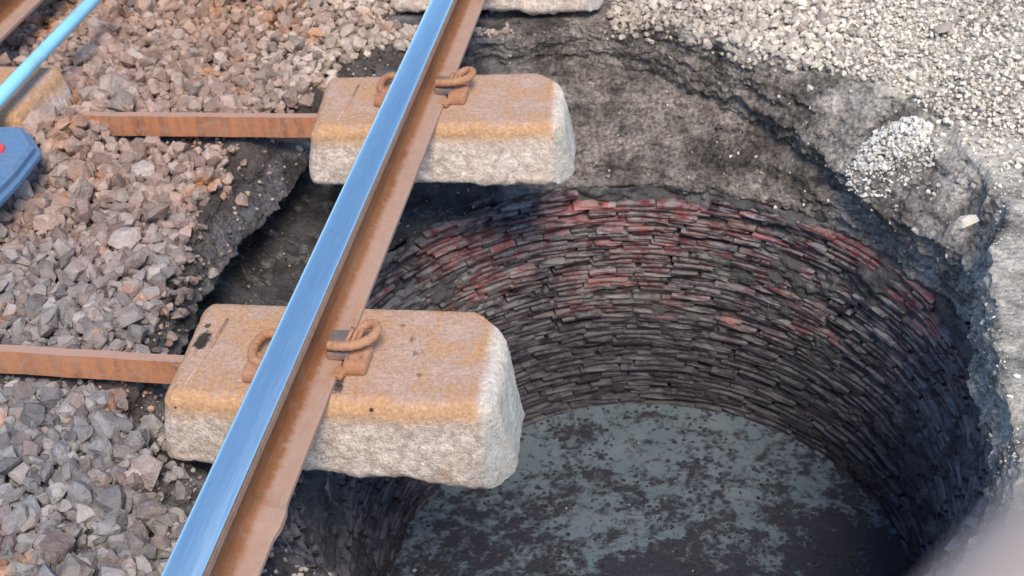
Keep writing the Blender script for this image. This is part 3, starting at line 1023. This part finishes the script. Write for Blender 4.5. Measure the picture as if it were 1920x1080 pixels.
s2 = sleeper(1.105, 'middle concrete sleeper with clean tan top hanging across the back of the hole', math.radians(5.6), .696, .320, .182, .034, 4.1, -.280, .022, M_CONC2, -1.165, 1.125, (1.185, 1.230), cut=.085)
s3 = sleeper(2.215, 'far concrete sleeper cut off by the top edge, resting on pale gravel', math.radians(2.4), .70, .31, .180, .03, 8.7, -.305, .0, M_CONC2, -1.18, 2.2, (2.34, 2.36))
add_fastener(s1, 0, .165, 1, 0)
add_fastener(s1, 0, .120, -1, 0)
add_fastener(s2, 0, 1.325, 1, 0)
add_fastener(s2, 0, 1.300, -1, 0)
add_fastener(s3, 0, 2.40, 1, 0)
add_fastener(s3, 0, 2.40, -1, 0)
# raised mould line on the left part of each top
for s_, x0_, y0_, x1_, y1_ in ((s1, -.252, .035, -.232, .265), (s2, -.215, 1.16, -.205, 1.36)):
    V, F = tube_mesh([(x0_, y0_, -.001), ((x0_ + x1_) / 2 + .004, (y0_ + y1_) / 2, 0), (x1_, y1_, -.001)], .0045, 8, .8)
    o = mesh_obj('mould_line', V, F, M_CONC2, s_, smooth=True)
    o.location = -Vector(s_.location)

# ------------------------------------------------------------------ cyan pole, blue case, tube near the camera
V, F = tube_mesh([(-1.197, .70, .0545), (-1.196, 1.3, .058), (-1.192, 3.1, .050)], .0205, 24)
pole = mesh_obj('painted_pole', V, F, M_POLE, smooth=True)
pole['label'] = 'light blue round pole lying across the ballast at top left'; pole['category'] = 'pole'

case = thing('tool_case', 'dark blue plastic tool case with a red button, cut off by the left edge', 'case', (-1.15, .80, -.12))
def prism(poly, z0, z1, inset=.006):
    n = len(poly)
    cx_ = sum(p[0] for p in poly) / n; cy_ = sum(p[1] for p in poly) / n
    V = []
    for z, k in ((z0, 0), (z1 - inset, 0), (z1, 1)):
        for (x, y) in poly:
            d = Vector((cx_ - x, cy_ - y)).normalized() * inset * k
            V.append((x + d.x, y + d.y, z))
    F = []
    for l in range(2):
        for k in range(n):
            k2 = (k + 1) % n
            F.append((l * n + k, l * n + k2, (l + 1) * n + k2, (l + 1) * n + k))
    F.append(tuple(2 * n + k for k in range(n))); F.append(tuple(reversed(range(n))))
    return V, F
def case_part(name, poly, z0, z1, m, inset=.006):
    V, F = prism(poly, z0, z1, inset)
    V = [(x + 1.15, y - .80, z + .12) for x, y, z in V]
    return mesh_obj(name, V, F, m, case)
lidp = [(-1.40, .52), (-1.02, .52), (-1.000, .80), (-1.006, .925), (-1.085, 1.022), (-1.14, 1.020), (-1.40, .99)]
def grow(poly, g):
    n = len(poly); cx_ = sum(p[0] for p in poly) / n; cy_ = sum(p[1] for p in poly) / n
    return [(x + math.copysign(g, x - cx_), y + math.copysign(g, y - cy_)) for x, y in poly]
case_part('case_lid', lidp, .004, .030, M_CASE, .010)
case_part('case_rim', grow(lidp, .010), -.012, .004, M_CASE, .006)
case_part('case_rim', grow(lidp, .006), -.020, -.0125, M_CASE, .002)
case_part('case_body', [(-1.39, .53), (-1.16, .53), (-1.16, .90), (-1.39, .93)], -.12, -.0205, M_CASE, .008)
NT = 28
V = []; F = []
for r_, z_ in ((.030, 0), (.030, .008), (.024, .013), (.012, .015)):
    for k in range(NT):
        V.append((math.cos(2 * math.pi * k / NT) * r_, math.sin(2 * math.pi * k / NT) * r_, z_))
for l in range(3):
    for k in range(NT):
        k2 = (k + 1) % NT
        F.append((l * NT + k, l * NT + k2, (l + 1) * NT + k2, (l + 1) * NT + k))
F.append(tuple(3 * NT + k for k in range(NT)))
btn = mesh_obj('red_button', V, F, M_RED, case, smooth=True)
btn.location = (-1.102 + 1.15, .885 - .80, .030 + .12)

# barrier tube: leans right in front of the photographer, strongly out of focus
def at_cam(px, py, dist):
    d = Matrix(R3) @ Vector((px - 960, 540 - py, -2422.9))
    return CAM + d.normalized() * dist
TR = .022
c1 = at_cam(1720 + 230, 1080 + 230, .24); c2 = at_cam(2190, 1080, .24)
a_ = at_cam(1950, 1360, .19); b_ = at_cam(2220, 1090, .19)
dv = (b_ - a_).normalized()
barrier = thing('barrier_tube', 'blurred pinkish grey tube crossing the bottom right corner close to the lens', 'barrier', (0, 0, 0))
V, F = tube_mesh([a_ - dv * .7, b_ + dv * .7], TR, 32)
mesh_obj('tube', V, F, M_TUBE, barrier, smooth=True)
for e in (a_ - dv * .68, b_ + dv * .68):
    V, F = tube_mesh([(e.x, e.y, e.z), (e.x, e.y, -.14)], TR * .8, 20)
    mesh_obj('post', V, F, M_TUBE, barrier, smooth=True)

# ------------------------------------------------------------------ ballast
RP = rock_protos(30, 20, 11)
def place(n_try, xr, yr, cell, size, test, layers, sink=.25, tilt=.6, powr=1.0):
    out = []
    for ly in range(layers):
        gx = np.arange(xr[0], xr[1], cell); gy = np.arange(yr[0], yr[1], cell * .93)
        X, Y = np.meshgrid(gx, gy)
        X = X + rng.uniform(-.48, .48, X.shape) * cell; Y = Y + rng.uniform(-.48, .48, Y.shape) * cell
        X = X.ravel(); Y = Y.ravel()
        z, dro, drl = ground_z(X, Y)
        keep = test(X, Y, dro, drl, ly)
        X, Y, z = X[keep], Y[keep], z[keep]
        s = size(X, Y) * np.exp(rng.normal(0, .30, len(X)))
        z = z + ly * s * .34 + s * (.5 - sink) * .6 + rng.uniform(-.15, .15, len(X)) * s
        z = z - s * .30 * np.clip((X - 1.0) / .5, 0, 1) * (Y < 2.6) * (1 - ly * .5)
        out.append(np.stack([X, Y, z, s], 1))
    return np.concatenate(out)
def blocked(X, Y):
    """inside a sleeper block, a bar, the case: no stones there"""
    b = np.zeros(len(X), bool)
    for y in (0.0, 1.105, 2.215):
        b |= (X > -.30) & (X < .44) & (Y > y - .01) & (Y < y + .39)
        b |= (X < -1.16) & (X > -1.85) & (Y > y - .01) & (Y < y + .35)
    b |= (X < -1.11) & (X > -1.42) & (Y > .5) & (Y < 1.0)
    b |= (X > -.33) & (X < .46) & (Y > 2.13) & (Y < 2.23)
    return b
def t_left(X, Y, dro, drl, ly):
    m = (X < -.12 + .22 * np.clip(Y - 1.5, 0, 1)) & ~blocked(X, Y)
    m &= (dro > .03 - .055 * rng.random(len(X))) | ((drl > .006) & (rng.random(len(X)) < np.where(Y > .72, .05 + .22 * (dro > -.035), .22 + .3 * (dro > -.06))) & (ly == 0))
    bar = ((Y > .13) & (Y < .19)) | ((Y > 1.17) & (Y < 1.26) & (X > -.93))
    m &= ~(bar & (X < -.29))
    # the far left of the middle bar lies buried
    return m
left = place(0, (-2.2, .2), (-.9, 3.2), .0275, lambda X, Y: np.where(Y > 1.6, .036, .040) * (1 + .12 * (X < -.9)) * np.where(Y < .3, 1.08, 1), t_left, 2)
def t_right(X, Y, dro, drl, ly):
    m = (X >= -.12 + .22 * np.clip(Y - 1.5, 0, 1)) & ~blocked(X, Y)
    dens = np.clip((Y - 1.1) * 2.2 + fbm(np.stack([X, Y, X * 0], -1), 4, 2) * .5, .0, 1)
    m &= (dro > -.02) & (rng.random(len(X)) < dens) | ((drl > .01) & (rng.random(len(X)) < .05) & (ly == 0) & (Y > 1.2))
    return m
right = place(0, (-.2, 2.5), (1.0, 3.3), .0205, lambda X, Y: np.where(X > 1.2, .0150, .0225), t_right, 2)
def t_fine(X, Y, dro, drl, ly):
    return (dro > -.01) & (X > .9) & (rng.random(len(X)) < .42)
fine = place(0, (.9, 2.4), (-.6, 3.0), .0105, lambda X, Y: X * 0 + .0078, t_fine, 1, .6)
def t_lfine(X, Y, dro, drl, ly):
    return (drl > .004) & (X < .1) & ~blocked(X, Y) & (rng.random(len(X)) < np.where((Y > .72) & (dro < 0), .12, .5))
lfine = place(0, (-1.6, .1), (-.6, 2.4), .019, lambda X, Y: X * 0 + .013, t_lfine, 1, .3)
# crumbs on the shelf and slopes of the hole
def t_crumb(X, Y, dro, drl, ly):
    return (dro < .01) & (drl > .004) & (rng.random(len(X)) < .30)
crumb = place(0, (-.8, 2.0), (-.6, 2.5), .013, lambda X, Y: .009 * np.exp(rng.normal(0, .35, len(X))), t_crumb, 1)

S = np.concatenate([left, right, lfine])
n = len(S)
Rm = rot_mats(n, .55)
A = np.zeros((n, 3, 4)); A[:, :, :3] = Rm * S[:, 3][:, None, None]; A[:, :, 3] = S[:, :3]
idx = rng.integers(0, len(RP), n)
# the 300 that show largest lie as stones of their own
px, py, dd = project(S[:, :3])
vis = (px > 5) & (px < 1915) & (py > 5) & (py < 1075) & (dd > .5)
top_layer = np.zeros(n, bool)
key = np.where(vis, S[:, 3] / dd, 0)
# only those in the upper layer, where nothing covers them
zref, _, _ = ground_z(S[:, 0], S[:, 1])
key = np.where(S[:, 2] - zref > .010, key, key * .3)
order = np.argsort(-key)
single = order[:300]
rest = np.ones(n, bool); rest[single] = False
me = scatter('ballast_gravel', RP, idx[rest], A[rest], M_STONE)
g = link('ballast_gravel', me)
g['kind'] = 'stuff'; g['label'] = 'crushed stone ballast, brownish on the left and pale on the right'
proto_me = []
for k, (pv, pf) in enumerate(RP):
    m_ = bpy.data.meshes.new('stone')
    m_.from_pydata([tuple(v) for v in pv], [], [tuple(int(q) for q in f) for f in pf])
    m_.materials.append(M_STONE)
    proto_me.append(m_)
for i in single:
    o = bpy.data.objects.new('stone', proto_me[idx[i]])
    C.objects.link(o)
    o.parent = ground
    m4 = Matrix([list(A[i, r]) for r in range(3)] + [[0, 0, 0, 1]])
    o.matrix_local = m4

F2 = np.concatenate([fine, crumb])
n = len(F2)
A2 = np.zeros((n, 3, 4)); A2[:, :, :3] = rot_mats(n, .8) * F2[:, 3][:, None, None]; A2[:, :, 3] = F2[:, :3]
FP = rock_protos(8, 9, 31)
nf = len(fine)
me = scatter('fine_gravel', FP, rng.integers(0, 8, nf), A2[:nf], M_WSTONE)
g = link('fine_gravel', me); g['kind'] = 'stuff'; g['label'] = 'pale fine gravel and dust right of the hole'
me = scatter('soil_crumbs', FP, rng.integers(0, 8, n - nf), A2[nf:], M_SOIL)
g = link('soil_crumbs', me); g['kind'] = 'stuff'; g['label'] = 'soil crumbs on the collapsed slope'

# crumbs and small stones sticking out of the slopes and walls of the hole
k = rng.integers(0, len(SLOPE), 9000)
k = k[(SLOPE[k, 2] < -.16)]
n = len(k)
sz = .0065 * np.exp(rng.normal(0, .45, n))
A5 = np.zeros((n, 3, 4)); A5[:, :, :3] = rot_mats(n, 1.2) * sz[:, None, None]; A5[:, :, 3] = SLOPE[k]
stony = rng.random(n) < .16
A5[stony, :, :3] *= 1.5
fi = rng.integers(0, 8, n)
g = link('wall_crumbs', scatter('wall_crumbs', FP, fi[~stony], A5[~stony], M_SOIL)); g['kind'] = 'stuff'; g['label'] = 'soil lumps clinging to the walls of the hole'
g = link('embedded_pebbles', scatter('embedded_pebbles', FP, fi[stony], A5[stony], M_STONE)); g['kind'] = 'stuff'; g['label'] = 'small pebbles stuck in the dark soil walls'

# heap of white gravel on the shelf
def heap(cx_, cy_, rx, ry, n, size):
    a = rng.uniform(0, 2 * np.pi, n); r = np.sqrt(rng.random(n))
    X = cx_ + rx * r * np.cos(a); Y = cy_ + ry * r * np.sin(a)
    z, _, _ = ground_z(X, Y)
    z = z + .060 * (1 - r ** 2) * rng.uniform(.2, 1, n)
    s = size * np.exp(rng.normal(0, .3, n))
    return np.stack([X, Y, z, s], 1)
H_ = np.concatenate([heap(1.335, 1.485, .100, .070, 1100, .0165), heap(1.33, 1.43, .13, .10, 500, .010)])
n = len(H_)
A3 = np.zeros((n, 3, 4)); A3[:, :, :3] = rot_mats(n, .8) * H_[:, 3][:, None, None]; A3[:, :, 3] = H_[:, :3]
me = scatter('gravel_heap', FP, rng.integers(0, 8, n), A3, M_WSTONE)
g = link('gravel_heap', me); g['kind'] = 'stuff'; g['label'] = 'small heap of white gravel slumped on the shelf of the hole'

# loose rocks that one can point at
LR = rock_protos(6, 16, 77, (.6, .9))
def loose(label, x, y, z, s, k, m, rot=(0, 0, 0)):
    pv, pf = LR[k]
    o = mesh_obj('rock', pv * np.array(s), pf.tolist(), m)
    o.location = (x, y, z); o.rotation_euler = rot
    o['label'] = label; o['category'] = 'rock'
loose('tan wedge of rock sticking out of the dark soil behind the middle sleeper', .09, 2.13, -.22, (.10, .07, .10), 0, M_STONE, (.4, .2, .3))
loose('rough brownish stone lying beside the right rim of the hole', 1.47, .975, -.13, (.075, .05, .035), 1, M_STONE, (0, 0, .6))
loose('white pebble alone on the grey dust at the right', 1.50, .375, -.125, (.018, .014, .012), 2, M_WSTONE)
loose('small white pebble just below another one at the right edge', 1.475, .305, -.125, (.016, .013, .010), 3, M_WSTONE)
loose('large orange brown stone at the left edge between the case and the near tie bar', -1.08, .50, -.11, (.085, .07, .05), 4, M_STONE, (0, 0, .4))
loose('white flat stone at the top edge right of the far sleeper', 1.52, 2.05, -.115, (.10, .075, .03), 5, M_WSTONE, (0, 0, 1.0))

# ------------------------------------------------------------------ bricks: nearest-looking ones single, the rest one mass
bc = bricks[:, :, 3]
px, py, dd = project(bc)
cxs = np.array([shaft_at(z)[:2] for z in bc[:, 2]])
nrm = np.concatenate([cxs - bc[:, :2], np.zeros((len(bc), 1))], 1)
nrm /= np.linalg.norm(nrm, axis=1, keepdims=True)
vd = Cw - bc; vd /= np.linalg.norm(vd, axis=1, keepdims=True)
face = (nrm * vd).sum(1)
ln = np.linalg.norm(bricks[:, :, 0], axis=1)
key = np.where((px > 0) & (px < 1920) & (py > 0) & (py < 1080), np.clip(face, 0, 1) * ln / dd ** 2, 0)
bpy.context.view_layer.update()
dg = bpy.context.evaluated_depsgraph_get()
order = np.argsort(-key)
single_b = []
for i in order:
    if len(single_b) >= 300 or key[i] <= 0:
        break
    tgt = Vector(bc[i] + nrm[i] * .008)
    d = tgt - CAM
    hit, loc, *_ = scene.ray_cast(dg, CAM + d.normalized() * .45, d.normalized(), distance=d.length - .45 - .012)
    if not hit:
        single_b.append(i)
rest = np.ones(len(bricks), bool); rest[single_b] = False
off = np.array([CX, CY, ZW - .1])
B2 = bricks.copy(); B2[:, :, 3] -= off
bidx = rng.integers(0, len(BP), len(bricks))
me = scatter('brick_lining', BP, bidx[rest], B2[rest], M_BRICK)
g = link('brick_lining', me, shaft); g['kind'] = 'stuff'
pm = []
for pv, pf in BP:
    m_ = bpy.data.meshes.new('brick')
    m_.from_pydata([tuple(v) for v in pv], [], [tuple(int(q) for q in f) for f in pf])
    m_.materials.append(M_BRICK)
    pm.append(m_)
for i in single_b:
    o = bpy.data.objects.new('brick', pm[bidx[i]])
    C.objects.link(o)
    o.parent = shaft
    o.matrix_local = Matrix([list(B2[i, r]) for r in range(3)] + [[0, 0, 0, 1]])

# debris floating on the water
cx_, cy_, r_ = shaft_at(ZW)
n = 3200
a = rng.uniform(0, 2 * np.pi, n); r = np.sqrt(rng.random(n)) * (r_ - .01)
X = cx_ + r * np.cos(a); Y = cy_ + r * np.sin(a)
cl = fbm(np.stack([X, Y, X * 0], -1), 5, 2)
kp = rng.random(n) < np.clip(.35 + cl, .05, 1)
X, Y = X[kp], Y[kp]; n = len(X)
s = np.minimum(.0080 * np.exp(rng.normal(0, .55, n)), .018)
A4 = np.zeros((n, 3, 4)); A4[:, :, :3] = rot_mats(n, .1) * s[:, None, None]; A4[:, 2, :3] *= .35
A4[:, :, 3] = np.stack([X, Y, np.full(n, ZW + .001)], 1)
me = scatter('floating_debris', FP, rng.integers(0, 8, n), A4, M_DEBRIS)
g = link('floating_debris', me); g['kind'] = 'stuff'; g['label'] = 'dark flakes floating on the murky water'
print('stones', len(S), 'fine', nf, 'bricks', len(bricks), 'single bricks', len(single_b))
